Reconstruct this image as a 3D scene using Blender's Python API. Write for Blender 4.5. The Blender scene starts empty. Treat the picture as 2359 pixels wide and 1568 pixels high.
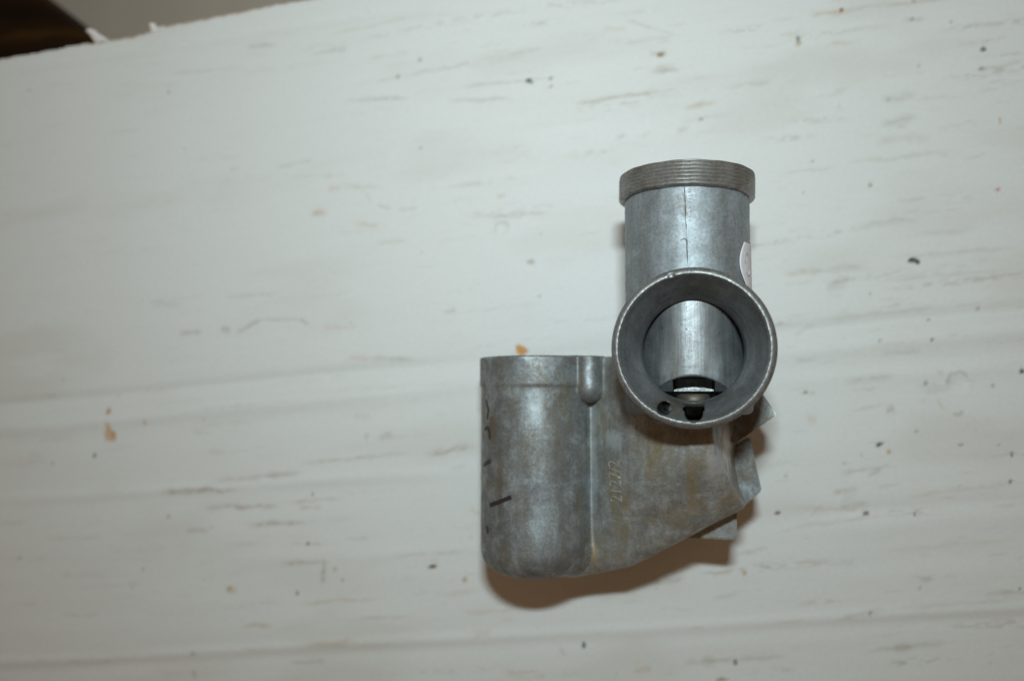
import bpy, bmesh, math, random
import numpy as np
from mathutils import Matrix, Vector

MM = 0.001
scene = bpy.context.scene
col = scene.collection

# ------------------------------------------------------------------ camera
CAM_F, CAM_H = 1799.0, 0.230
d = np.array([(1401.0 - 1179.5) / CAM_F, -(910.0 - 784.0) / CAM_F, -1.0]); d /= np.linalg.norm(d)
n = -d
ax = np.array([1.0, 0, 0]) - n * n[0]; ax /= np.linalg.norm(ax)
ay = np.cross(n, ax)
RCW = np.stack([ax, ay, n])
cam_data = bpy.data.cameras.new('camera')
cam = bpy.data.objects.new('camera', cam_data); col.objects.link(cam)
cam_data.sensor_width = 23.6
cam_data.lens = 18.0
cam_data.clip_start = 0.005; cam_data.clip_end = 20.0
M = Matrix([list(RCW[i]) + [0] for i in range(3)] + [[0, 0, 0, 1]])
M.translation = Vector((0, 0, CAM_H))
cam.matrix_world = M
cam_data.dof.use_dof = True
cam_data.dof.focus_distance = 0.178
cam_data.dof.aperture_fstop = 4.8
scene.camera = cam

# ------------------------------------------------------------------ light: dim warm room, flash above the lens
world = bpy.data.worlds.new('World'); scene.world = world; world.use_nodes = True
bg = world.node_tree.nodes['Background']
bg.inputs[0].default_value = (1.0, 0.60, 0.34, 1)
bg.inputs[1].default_value = 0.145
fl = bpy.data.lights.new('camera_flash', 'AREA'); fl.shape = 'RECTANGLE'
fl.size = 0.034; fl.size_y = 0.013; fl.energy = 0.475; fl.color = (0.85, 1.0, 1.03); fl.spread = math.radians(156)
flo = bpy.data.objects.new('camera_flash', fl); col.objects.link(flo)
fm = M.copy(); fm.translation = Vector((0, 0, CAM_H)) + Vector(RCW @ np.array([-0.003, 0.083, 0.045]))
flo.matrix_world = fm

vs = scene.view_settings
vs.view_transform = 'Standard'; vs.look = 'None'; vs.exposure = 0.0; vs.gamma = 1.0; vs.use_curve_mapping = False
scene.render.engine = 'CYCLES'

# ------------------------------------------------------------------ helpers
def link(name, me, mat=None, parent=None):
    o = bpy.data.objects.new(name, me); col.objects.link(o)
    if mat is not None: me.materials.append(mat)
    if parent is not None: o.parent = parent
    return o

def tag(o, label, cat, kind=None):
    o['label'] = label
    if cat: o['category'] = cat
    if kind: o['kind'] = kind
    return o

def mesh_np(name, verts, faces, smooth=True, normals=None):
    """verts (n,3) metres; faces (m,4) or (m,3) int"""
    me = bpy.data.meshes.new(name)
    nf, k = faces.shape
    me.vertices.add(len(verts)); me.vertices.foreach_set('co', np.ascontiguousarray(verts, np.float32).ravel())
    me.loops.add(nf * k); me.loops.foreach_set('vertex_index', faces.astype(np.int32).ravel())
    me.polygons.add(nf)
    me.polygons.foreach_set('loop_start', np.arange(0, nf * k, k, dtype=np.int32))
    me.update(calc_edges=True); me.validate()
    me.polygons.foreach_set('use_smooth', np.full(len(me.polygons), smooth))
    if normals is not None and len(me.vertices) == len(normals):
        me.normals_split_custom_set_from_vertices([tuple(v) for v in normals])
    return me

def hash2(ix, iy, seed):
    h = (ix.astype(np.int64) * 374761393 + iy.astype(np.int64) * 668265263 + seed * 974634777) & 0xFFFFFFFF
    h = ((h ^ (h >> 13)) * 1274126177) & 0xFFFFFFFF
    h = (h ^ (h >> 16)) & 0xFFFFFF
    return h / float(0xFFFFFF)

def vnoise(x, y, seed=0):
    ix, iy = np.floor(x), np.floor(y); fx, fy = x - ix, y - iy
    fx = fx * fx * (3 - 2 * fx); fy = fy * fy * (3 - 2 * fy)
    a = hash2(ix, iy, seed); b = hash2(ix + 1, iy, seed); c = hash2(ix, iy + 1, seed); e = hash2(ix + 1, iy + 1, seed)
    return (a * (1 - fx) + b * fx) * (1 - fy) + (c * (1 - fx) + e * fx) * fy

def fbm(x, y, seed=0, octv=4):
    s, a, t = 0, 0.5, 0
    for i in range(octv):
        s = s + a * vnoise(x * 2 ** i, y * 2 ** i, seed + 17 * i); t += a; a *= 0.5
    return s / t

def sstep(a, b, x):
    t = np.clip((x - a) / (b - a), 0, 1); return t * t * (3 - 2 * t)

def mat_new(name):
    m = bpy.data.materials.new(name); m.use_nodes = True
    nt = m.node_tree; b = nt.nodes['Principled BSDF']
    return m, nt, b

def N(nt, t, **kw):
    nd = nt.nodes.new(t)
    for k, v in kw.items(): setattr(nd, k, v)
    return nd

def ramp(nt, src, stops):
    r = N(nt, 'ShaderNodeValToRGB'); cr = r.color_ramp
    while len(cr.elements) < len(stops): cr.elements.new(0.5)
    for e, (p, c) in zip(cr.elements, stops):
        e.position = p; e.color = (*c, 1) if len(c) == 3 else c
    nt.links.new(src, r.inputs[0]); return r.outputs[0]

def mixc(nt, fac, a, b):
    m = N(nt, 'ShaderNodeMix', data_type='RGBA')
    L = nt.links.new
    if isinstance(fac, float): m.inputs[0].default_value = fac
    else: L(fac, m.inputs[0])
    for s, v in ((6, a), (7, b)):
        if isinstance(v, tuple): m.inputs[s].default_value = (*v, 1)
        else: L(v, m.inputs[s])
    return m.outputs[2]

def noise(nt, vec, scale, detail=4, rough=0.55, dist=0.0):
    nd = N(nt, 'ShaderNodeTexNoise'); nd.inputs['Scale'].default_value = scale
    nd.inputs['Detail'].default_value = detail; nd.inputs['Roughness'].default_value = rough
    nd.inputs['Distortion'].default_value = dist
    nt.links.new(vec, nd.inputs['Vector']); return nd.outputs['Fac']

def metal(name, dark, mid, light, dirt, dirt_lo, dirt_hi, rough=(0.44, 0.62), metallic=0.65, stretch=None, bump=0.25, big=190, grain=1500, spots=(), rings=0.0, pits=0.5):
    m, nt, b = mat_new(name); L = nt.links.new
    tc = N(nt, 'ShaderNodeTexCoord'); vec = tc.outputs['Object']
    def mapped(sc):
        mp = N(nt, 'ShaderNodeMapping'); mp.inputs['Scale'].default_value = sc
        L(vec, mp.inputs[0]); return mp.outputs[0]
    sv = mapped(stretch) if stretch else vec
    def math2(op, x, y):
        k = N(nt, 'ShaderNodeMath', operation=op)
        for i, v in enumerate((x, y)):
            if isinstance(v, (int, float)): k.inputs[i].default_value = v
            else: L(v, k.inputs[i])
        return k.outputs[0]
    n1 = noise(nt, vec, big, 7, 0.72, 0.6)
    n2 = noise(nt, sv, grain, 3, 0.6)
    n3 = noise(nt, mapped((1, 0.45, 1)), big * 0.8, 9, 0.74, 0.3)
    n4 = noise(nt, vec, big * 9, 3, 0.65)
    n5 = noise(nt, mapped((1, 0.10, 1)), big * 3, 4, 0.6)        # faint wear running along the casting
    base = ramp(nt, n1, [(0.32, dark), (0.50, mid), (0.68, light)])
    g = ramp(nt, n2, [(0.30, (0.80, 0.80, 0.80)), (0.70, (1.15, 1.15, 1.15))])
    mul = N(nt, 'ShaderNodeMix', data_type='RGBA', blend_type='MULTIPLY'); mul.inputs[0].default_value = 1.0
    L(base, mul.inputs[6]); L(g, mul.inputs[7])
    mu2 = N(nt, 'ShaderNodeMix', data_type='RGBA', blend_type='MULTIPLY'); mu2.inputs[0].default_value = 1.0
    L(mul.outputs[2], mu2.inputs[6]); L(ramp(nt, n5, [(0.32, (0.80, 0.80, 0.79)), (0.55, (1.0, 1.0, 1.0)), (0.72, (1.10, 1.11, 1.12))]), mu2.inputs[7])
    colr = mu2.outputs[2]
    # small dark casting pits
    vo = N(nt, 'ShaderNodeTexVoronoi'); vo.inputs['Scale'].default_value = 620; L(vec, vo.inputs['Vector'])
    pit = math2('MULTIPLY', ramp(nt, vo.outputs['Distance'], [(0.10, (1, 1, 1)), (0.24, (0, 0, 0))]), ramp(nt, noise(nt, vec, 330, 3), [(0.52, (0, 0, 0)), (0.66, (1, 1, 1))]))
    pit = math2('MULTIPLY', pit, pits)
    colr = mixc(nt, pit, colr, (0.045, 0.042, 0.036))
    ad = math2('ADD', math2('MULTIPLY', n4, 0.34), n3)
    dm = ramp(nt, ad, [(dirt_lo, (0, 0, 0)), (dirt_hi, (1, 1, 1))])
    colr = mixc(nt, dm, colr, dirt)
    sp_tot = dm
    for (c, rad, sc, amt) in spots:
        mp = N(nt, 'ShaderNodeMapping', vector_type='TEXTURE'); mp.inputs['Location'].default_value = [v * MM for v in c]; mp.inputs['Scale'].default_value = [v * MM for v in rad]
        L(vec, mp.inputs[0])
        ln = N(nt, 'ShaderNodeVectorMath', operation='LENGTH'); L(mp.outputs[0], ln.inputs[0])
        q = math2('ADD', ln.outputs['Value'], math2('MULTIPLY', math2('SUBTRACT', noise(nt, vec, 420, 6, 0.75), 0.5), 2.2))
        mk = math2('MULTIPLY', ramp(nt, q, [(0.35, (1, 1, 1)), (1.0, (0, 0, 0))]), amt)
        colr = mixc(nt, mk, colr, sc)
    L(colr, b.inputs['Base Color'])
    mt = ramp(nt, dm, [(0, (metallic,) * 3), (1, (metallic * 0.3,) * 3)]); L(mt, b.inputs['Metallic'])
    rr = ramp(nt, n1, [(0.3, (rough[1],) * 3), (0.7, (rough[0],) * 3)]); L(rr, b.inputs['Roughness'])
    bp = N(nt, 'ShaderNodeBump'); bp.inputs['Strength'].default_value = bump; bp.inputs['Distance'].default_value = 0.0001
    hgt = math2('SUBTRACT', n2, math2('MULTIPLY', pit, 1.5))
    if rings:
        wv = N(nt, 'ShaderNodeTexWave', wave_type='BANDS', bands_direction='Z'); wv.inputs['Scale'].default_value = 420; wv.inputs['Distortion'].default_value = 0.6
        L(vec, wv.inputs['Vector']); hgt = math2('ADD', hgt, math2('MULTIPLY', wv.outputs['Fac'], rings))
    L(hgt, bp.inputs['Height']); L(bp.outputs[0], b.inputs['Normal'])
    return m

def plain(name, c, rough=0.6, metallic=0.0, var=0.25, scale=400):
    m, nt, b = mat_new(name); L = nt.links.new
    tc = N(nt, 'ShaderNodeTexCoord')
    nn = noise(nt, tc.outputs['Object'], scale, 4)
    lo = tuple(v * (1 - var) for v in c); hi = tuple(min(1, v * (1 + var)) for v in c)
    L(ramp(nt, nn, [(0.3, lo), (0.7, hi)]), b.inputs['Base Color'])
    b.inputs['Roughness'].default_value = rough; b.inputs['Metallic'].default_value = metallic
    return m

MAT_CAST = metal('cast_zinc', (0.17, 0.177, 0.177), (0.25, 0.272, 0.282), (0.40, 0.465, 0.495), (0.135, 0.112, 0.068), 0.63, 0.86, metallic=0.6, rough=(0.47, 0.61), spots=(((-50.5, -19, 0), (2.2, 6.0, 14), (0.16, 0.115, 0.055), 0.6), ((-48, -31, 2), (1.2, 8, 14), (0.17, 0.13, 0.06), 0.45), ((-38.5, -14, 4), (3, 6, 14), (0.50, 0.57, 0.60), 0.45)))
MAT_WEB = metal('cast_zinc_stained', (0.22, 0.227, 0.22), (0.32, 0.342, 0.34), (0.47, 0.53, 0.555), (0.21, 0.17, 0.09), 0.64, 0.86, metallic=0.45, rough=(0.44, 0.6), spots=(((4.2, -27, 6), (3.4, 6.0, 14), (0.55, 0.58, 0.60), 0.55), ((-1.2, -32, 4), (1.6, 9.5, 14), (0.30, 0.22, 0.09), 0.5), ((-4.5, -40, 0), (4.5, 4.5, 14), (0.28, 0.21, 0.10), 0.4), ((-25.6, -52, -6), (1.1, 5.5, 8), (0.32, 0.23, 0.11), 0.5), ((-25.6, -28, -6), (1.3, 18, 8), (0.50, 0.55, 0.57), 0.5), ((-20, -22, 0), (3.0, 3.0, 14), (0.50, 0.57, 0.60), 0.55), ((7.6, -24, 1), (2.4, 7, 9), (0.72, 0.67, 0.62), 0.7)))  # last spot paints the board's pale reflection onto the right wall; ochre spots are stains
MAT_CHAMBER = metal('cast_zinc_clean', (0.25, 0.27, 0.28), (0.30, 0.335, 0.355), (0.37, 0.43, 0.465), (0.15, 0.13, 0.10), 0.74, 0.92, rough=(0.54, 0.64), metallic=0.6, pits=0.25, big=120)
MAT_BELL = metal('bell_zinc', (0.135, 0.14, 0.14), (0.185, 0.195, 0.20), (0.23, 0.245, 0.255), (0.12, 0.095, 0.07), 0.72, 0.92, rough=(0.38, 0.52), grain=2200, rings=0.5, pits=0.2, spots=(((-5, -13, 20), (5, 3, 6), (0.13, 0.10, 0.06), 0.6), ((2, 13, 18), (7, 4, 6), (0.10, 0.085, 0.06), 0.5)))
MAT_SLIDE = metal('slide_metal', (0.19, 0.197, 0.20), (0.26, 0.282, 0.295), (0.34, 0.375, 0.395), (0.14, 0.125, 0.10), 0.66, 0.9, rough=(0.40, 0.52), stretch=(1, 0.05, 1), grain=1800, metallic=0.75)
MAT_THREAD = metal('thread_metal', (0.20, 0.194, 0.184), (0.28, 0.275, 0.262), (0.38, 0.38, 0.37), (0.12, 0.085, 0.055), 0.66, 0.9, rough=(0.34, 0.5))
MAT_BRASS = metal('tarnished_brass', (0.10, 0.09, 0.07), (0.15, 0.135, 0.11), (0.20, 0.18, 0.15), (0.07, 0.05, 0.03), 0.7, 0.95, rough=(0.5, 0.62))
MAT_SEAM = plain('seam_dirt', (0.06, 0.058, 0.055), 0.8)
MAT_MARKER = plain('marker_ink', (0.030, 0.022, 0.022), 0.5)
MAT_PEN = plain('pen_ink', (0.46, 0.46, 0.55), 0.6, var=0.1)
MAT_PAPER = plain('sticker_paper', (0.72, 0.71, 0.735), 0.7, var=0.05)
MAT_DIGIT = plain('worn_digit_edge', (0.58, 0.55, 0.49), 0.4, 0.6, var=0.3, scale=900)

# ------------------------------------------------------------------ signed distance tools (millimetres)
def grid(x0, x1, y0, y1, z0, z1, h):
    X = np.arange(x0, x1, h, dtype=np.float32); Y = np.arange(y0, y1, h, dtype=np.float32); Z = np.arange(z0, z1, h, dtype=np.float32)
    return X[:, None, None], Y[None, :, None], Z[None, None, :], (x0, y0, z0), h

def s_cyl(r, a, R, a0, a1, rd=0.0):
    """rounded cylinder from radius r and axial coordinate a"""
    dx = r - (R - rd); dy = np.abs(a - 0.5 * (a0 + a1)) - (0.5 * (a1 - a0) - rd)
    return np.minimum(np.maximum(dx, dy), 0) + np.hypot(np.maximum(dx, 0), np.maximum(dy, 0)) - rd

def s_box(X, Y, Z, c, hsz, rd=0.0):
    q = [np.abs(v - k) - (s - rd) for v, k, s in zip((X, Y, Z), c, hsz)]
    out = np.sqrt(sum(np.maximum(v, 0) ** 2 for v in q))
    return out + np.minimum(np.maximum(np.maximum(q[0], q[1]), q[2]), 0) - rd

def s_poly(X, Y, pts):
    """2-D polygon signed distance, X and Y broadcastable"""
    X, Y = np.broadcast_arrays(X, Y)
    dd = np.full(X.shape, 1e9, np.float32); sgn = np.ones(X.shape, np.float32)
    m = len(pts)
    for i in range(m):
        ax_, ay_ = pts[i]; bx_, by_ = pts[i - 1]
        ex, ey = bx_ - ax_, by_ - ay_; wx, wy = X - ax_, Y - ay_
        t = np.clip((wx * ex + wy * ey) / (ex * ex + ey * ey), 0, 1)
        dd = np.minimum(dd, (wx - ex * t) ** 2 + (wy - ey * t) ** 2)
        c1 = Y >= ay_; c2 = Y < by_; c3 = ex * wy > ey * wx
        flip = (c1 & c2 & c3) | (~c1 & ~c2 & ~c3)
        sgn = np.where(flip, -sgn, sgn)
    return sgn * np.sqrt(dd)

def s_extr(d2, Z, z0, z1, rd):
    dx = d2 + rd; dy = np.abs(Z - 0.5 * (z0 + z1)) - (0.5 * (z1 - z0) - rd)
    return np.minimum(np.maximum(dx, dy), 0) + np.sqrt(np.maximum(dx, 0) ** 2 + np.maximum(dy, 0) ** 2) - rd

def smin(a, b, k):
    h = np.clip(0.5 + 0.5 * (b - a) / k, 0, 1)
    return b * (1 - h) + a * h - k * h * (1 - h)

def sample(F, P, org, h):
    q = (P - org) / h
    i = np.clip(np.floor(q).astype(int), 0, np.array(F.shape) - 2); f = q - i
    out = 0
    for a in (0, 1):
        for b in (0, 1):
            for c in (0, 1):
                w = (f[:, 0] if a else 1 - f[:, 0]) * (f[:, 1] if b else 1 - f[:, 1]) * (f[:, 2] if c else 1 - f[:, 2])
                out = out + w * F[i[:, 0] + a, i[:, 1] + b, i[:, 2] + c]
    return out

def gradient(F, P, org, h):
    g = np.zeros_like(P); e = 0.75 * h
    for k in range(3):
        dv = np.zeros(3); dv[k] = e
        g[:, k] = (sample(F, P + dv, org, h) - sample(F, P - dv, org, h)) / (2 * e)
    return g

def surface_nets(F, org, h):
    org = np.array(org)
    ins = F < 0
    cnt = np.zeros(tuple(s - 1 for s in F.shape), np.int8)
    for a in (0, 1):
        for b in (0, 1):
            for c in (0, 1):
                cnt += ins[a:F.shape[0] - 1 + a, b:F.shape[1] - 1 + b, c:F.shape[2] - 1 + c]
    act = (cnt > 0) & (cnt < 8)
    cells = np.argwhere(act)
    idx = np.full(act.shape, -1, np.int32); idx[act] = np.arange(len(cells))
    acc = np.zeros((len(cells), 3)); num = np.zeros(len(cells))
    cor = [np.array((a, b, c)) for a in (0, 1) for b in (0, 1) for c in (0, 1)]
    for p in cor:
        for k in range(3):
            if p[k]: continue
            q = p.copy(); q[k] = 1
            A, B = cells + p, cells + q
            fa = F[A[:, 0], A[:, 1], A[:, 2]]; fb = F[B[:, 0], B[:, 1], B[:, 2]]
            m = (fa < 0) != (fb < 0)
            t = np.where(m, fa / np.where(m, fa - fb, 1), 0)
            pt = cells + p + t[:, None] * (q - p)
            acc += pt * m[:, None]; num += m
    V = acc / num[:, None] * h + org
    for _ in range(2):
        f = sample(F, V, org, h); g = gradient(F, V, org, h)
        g2 = np.maximum((g * g).sum(1), 0.25)
        V -= np.clip(f / g2, -0.4 * h, 0.4 * h)[:, None] * g
    faces = []
    for k in range(3):
        u, v = (k + 1) % 3, (k + 2) % 3
        sl0 = [slice(None)] * 3; sl1 = [slice(None)] * 3
        sl0[k] = slice(0, -1); sl1[k] = slice(1, None)
        a, b = ins[tuple(sl0)], ins[tuple(sl1)]
        e = np.argwhere(a != b)
        ok = (e[:, u] > 0) & (e[:, v] > 0) & (e[:, u] < F.shape[u] - 1) & (e[:, v] < F.shape[v] - 1)
        e = e[ok]
        s = a[e[:, 0], e[:, 1], e[:, 2]]
        def cell(du, dv):
            c = e.copy(); c[:, u] -= du; c[:, v] -= dv
            return idx[c[:, 0], c[:, 1], c[:, 2]]
        q = np.stack([cell(1, 1), cell(0, 1), cell(0, 0), cell(1, 0)], 1)
        q[~s] = q[~s][:, ::-1]
        faces.append(q)
    Q = np.concatenate(faces)
    Q = Q[(Q >= 0).all(1)]
    Nn = gradient(F, V, org, h); Nn /= np.maximum(np.linalg.norm(Nn, axis=1, keepdims=True), 1e-6)
    return V, Q, Nn

def submesh(name, V, Q, Nn, sel):
    q = Q[sel]; used, inv = np.unique(q, return_inverse=True)
    return mesh_np(name, V[used] * MM, inv.reshape(q.shape), True, Nn[used])

def lathe_y(name, prof, cx, cz, seg=160, closed=True):
    """profile [(r, y)] about an axis parallel to y"""
    m = len(prof); t = np.linspace(0, 2 * np.pi, seg, endpoint=False)
    pr = np.array(prof)
    V = np.stack([cx + pr[None, :, 0] * np.sin(t)[:, None], np.broadcast_to(pr[None, :, 1], (seg, m)), cz + pr[None, :, 0] * np.cos(t)[:, None]], -1).reshape(-1, 3)
    f = []
    for i in range(seg):
        for j in range(m if closed else m - 1):
            a, b = i * m + j, i * m + (j + 1) % m
            c, e = ((i + 1) % seg) * m + (j + 1) % m, ((i + 1) % seg) * m + j
            f.append((a, e, c, b))
    return V, np.array(f)

# ================================================================== SETTING
floor_m, nt, b = mat_new('floor_grey'); L = nt.links.new
tc = N(nt, 'ShaderNodeTexCoord')
nn = noise(nt, tc.outputs['Object'], 14, 5)
L(ramp(nt, nn, [(0.3, (0.62, 0.61, 0.54)), (0.7, (0.72, 0.71, 0.63))]), b.inputs['Base Color']); b.inputs['Roughness'].default_value = 0.6
fv = np.array([(-1.5, -1.2, -0.16), (1.5, -1.2, -0.16), (1.5, 1.5, -0.16), (-1.5, 1.5, -0.16)])
floor = link('floor', mesh_np('floor', fv, np.array([[0, 1, 2, 3]]), False), floor_m)
floor['kind'] = 'structure'

# ------------------------------------------------------------------ cardboard box, top panel as a fine sheet with creases, dents and stains
BOX_A = math.radians(7.0)
BOX_O = np.array([-146.2, 118.9])           # a point on the top edge (world mm)
ca, sa = math.cos(BOX_A), math.sin(BOX_A)
def w2b(x, y):
    x = np.asarray(x, float) - BOX_O[0]; y = np.asarray(y, float) - BOX_O[1]
    return ca * x + sa * y, -sa * x + ca * y
def bpt(px, py):
    """a spot of the photograph as a place on the box top (box mm)"""
    r = RCW @ np.array([(px - 1179.5) / CAM_F, -(py - 784.0) / CAM_F, -1.0]); t = -230.0 / r[2]
    return w2b(t * r[0], t * r[1])

U0, U1, V0 = -72.0, 300.0, -262.0
GH = 0.55
us = np.arange(U0, U1 + 0.01, GH); nv = int(-V0 / GH)
rng = np.random.RandomState(4)
edge = np.where(us < 0.0, -1.5, 0.0) + np.where(us < -22, 0.35, 0) + (fbm(us / 1.3, us * 0, 5) - 0.5) * 0.7 + (fbm(us / 14, us * 0 + 3, 8) - 0.5) * 0.9
edge = edge - 0.012 * np.maximum(us - 40, 0) * 0
tt = np.linspace(0, 1, nv)
Ug = np.broadcast_to(us[:, None], (len(us), nv)).copy()
Vg = V0 + tt[None, :] * (edge[:, None] - V0)
# grain runs 1.7 degrees off the panel edge
ga = math.radians(-1.7)
Gu = math.cos(ga) * Ug + math.sin(ga) * Vg; Gv = -math.sin(ga) * Ug + math.cos(ga) * Vg
def b2g(u, v): return math.cos(ga) * u + math.sin(ga) * v, -math.sin(ga) * u + math.cos(ga) * v

base = np.array([0.752, 0.778, 0.766])
Cg = np.ones(Ug.shape + (3,)) * base
Hh = np.zeros(Ug.shape)
# soft waviness + flutes
Hh += (fbm(Gu / 90, Gv / 16, 21, 3) - 0.5) * 0.9 + (fbm(Gu / 40, Gv / 3.2, 22, 3) - 0.5) * 0.10
def crease(p0, p1, w, hgt, fade=None):
    (u0, v0), (u1, v1) = bpt(*p0), bpt(*p1)
    L_ = math.hypot(u1 - u0, v1 - v0); tx, ty = (u1 - u0) / L_, (v1 - v0) / L_
    s = (Ug - u0) * tx + (Vg - v0) * ty; q = -(Ug - u0) * ty + (Vg - v0) * tx
    q = q + (fbm(s / 30, s * 0, 31) - 0.5) * 1.0
    wt = 1.0
    if fade: wt = sstep(-20, 15, s) * (1 - sstep(L_ - 15, L_ + 20, s))
    return hgt * np.exp(-(q / w) ** 2) * wt
Hh += crease((0, 935), (2359, 712), 2.1, -1.0) + crease((0, 988), (2359, 758), 2.9, 0.95)
Hh += crease((0, 1549), (2359, 1422), 2.0, -0.16) + crease((0, 1525), (2359, 1398), 1.6, 0.42)
Hh += crease((0, 1150), (1100, 1085), 1.8, 0.40, True) + crease((0, 965), (1100, 880), 1.4, -0.36, True)
Hh += crease((1700, 1190), (2359, 1150), 1.8, -0.32, True) + crease((1800, 880), (2359, 840), 2.2, 0.36, True)
Hh += crease((0, 165), (900, 30), 1.8, -0.30, True) + crease((600, 1290), (2359, 1190), 2.5, 0.22, True) + crease((900, 330), (2359, 200), 3.0, 0.25, True)

def stain(mask, colr, amt):
    m = np.clip(mask * amt, 0, 1)[..., None]
    Cg[:] = Cg * (1 - m) + np.array(colr) * m
BROWN = (0.30, 0.22, 0.12); GREYB = (0.36, 0.31, 0.23); DARK = (0.045, 0.042, 0.04); RUST = (0.55, 0.27, 0.10); OCHRE = (0.50, 0.38, 0.20)
# scuffing that follows the flutes: rows about 4.6 mm apart, broken up along their length
rowc = Gv / 4.6 + (fbm(Gu / 60, Gv / 30, 41, 2) - 0.5) * 1.2
rowd = np.abs(rowc - np.round(rowc)) * 4.6
rid = np.round(rowc)
act = vnoise(Gu / 17 + rid * 7.31, rid * 3.7, 42)
fine = fbm(Gu / 2.2, Gv / 0.55, 43, 3)
right = 0.40 + 0.60 * sstep(60, 150, Ug)
scuff = np.exp(-(rowd / (0.55 + 0.5 * vnoise(Gu / 9, rid, 44))) ** 2) * sstep(0.60, 0.92, act) * sstep(0.40, 0.68, fine) * right
stain(scuff, GREYB, 0.42)
scuff2 = sstep(0.70, 0.86, fbm(Gu / 9, Gv / 0.9, 51, 4)) * right
stain(scuff2, OCHRE, 0.22)
# broad faint soiling
soil = sstep(0.5, 0.8, fbm(Gu / 45, Gv / 14, 55, 4))
stain(soil, (0.60, 0.58, 0.53), 0.30)
# pin-prick specks
for i in range(90):
    u = rng.uniform(-60, 290); v = rng.uniform(-240, -3); r = rng.uniform(0.22, 0.5)
    if u < 110 and rng.rand() < 0.6: continue
    i0 = int((u - U0) / GH); j0 = int((v - V0) / -V0 * nv)
    sl = (slice(max(i0 - 5, 0), i0 + 6), slice(max(j0 - 5, 0), j0 + 6))
    dd = np.hypot(Ug[sl] - u, (Vg[sl] - v) * rng.uniform(0.7, 1.4))
    m = (np.exp(-(dd / r) ** 2) * rng.uniform(0.25, 0.8))[..., None]
    c = [(0.12, 0.13, 0.14), (0.2, 0.16, 0.1), (0.42, 0.24, 0.12)][rng.choice(3, p=[0.55, 0.3, 0.15])]
    Cg[sl] = Cg[sl] * (1 - m) + np.array(c) * m
S = 8.0   # about eight photograph pixels to a millimetre on the panel
def streak(x0, y0, x1, y1, w, colr, amt, seed=0, rag=0.55):
    (u0, v0), (u1, v1) = bpt(x0, y0), bpt(x1, y1)
    L_ = max(math.hypot(u1 - u0, v1 - v0), 0.01); tx, ty = (u1 - u0) / L_, (v1 - v0) / L_
    R = w / S * 4 + 3
    i0 = max(int((min(u0, u1) - R - U0) / GH), 0); i1 = int((max(u0, u1) + R - U0) / GH) + 1
    j0 = max(int((min(v0, v1) - R - V0) / -V0 * nv), 0); j1 = int((max(v0, v1) + R - V0) / -V0 * nv) + 1
    sl = (slice(i0, i1), slice(j0, j1))
    u, v = Ug[sl], Vg[sl]
    if u.size == 0: return
    s = (u - u0) * tx + (v - v0) * ty; q = -(u - u0) * ty + (v - v0) * tx
    q = q + (fbm(s / 5 + seed, s * 0, 61) - 0.5) * 1.2 * w / S
    ww = w / S * 0.62 * (0.5 + vnoise(s / 3.0 + seed * 3.3, s * 0, 62))
    e = np.exp(-(q / np.maximum(ww, 0.15)) ** 2) * sstep(-0.10 * L_ - 0.3, 0.22 * L_, s) * (1 - sstep(0.78 * L_, 1.1 * L_ + 0.3, s))
    e = e * (1 - rag + rag * sstep(0.3, 0.62, fbm(s / 1.6 + seed, q / 0.6, 63, 3)))
    m = np.clip(e * amt * 0.56, 0, 1)[..., None]
    Cg[sl] = Cg[sl] * (1 - m) + np.array(colr) * m
def blob(x, y, rx, ry, colr, amt, soft=0.5, seed=0):
    u0, v0 = bpt(x, y); R = max(rx, ry) / S * 2 + 1
    i0 = max(int((u0 - R - U0) / GH), 0); i1 = int((u0 + R - U0) / GH) + 1
    j0 = max(int((v0 - R - V0) / -V0 * nv), 0); j1 = int((v0 + R - V0) / -V0 * nv) + 1
    sl = (slice(i0, i1), slice(j0, j1)); u, v = Ug[sl], Vg[sl]
    if u.size == 0: return
    rr = np.hypot((u - u0) / (rx / S), (v - v0) / (ry / S)) + (fbm(u / 1.1 + seed, v / 1.1, 71, 3) - 0.5) * 0.9
    m = (1 - sstep(1 - soft, 1 + soft * 0.4, rr)) * amt
    m = m[..., None]; Cg[sl] = Cg[sl] * (1 - m) + np.array(colr) * m
def dent(x, y, r, dep):
    u0, v0 = bpt(x, y); R = r / S
    rr = np.hypot(Ug - u0, Vg - v0) / R
    Hh[:] += -dep * np.exp(-(rr / 0.8) ** 4) + dep * 0.5 * np.exp(-((rr - 1.15) / 0.25) ** 2)
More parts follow.
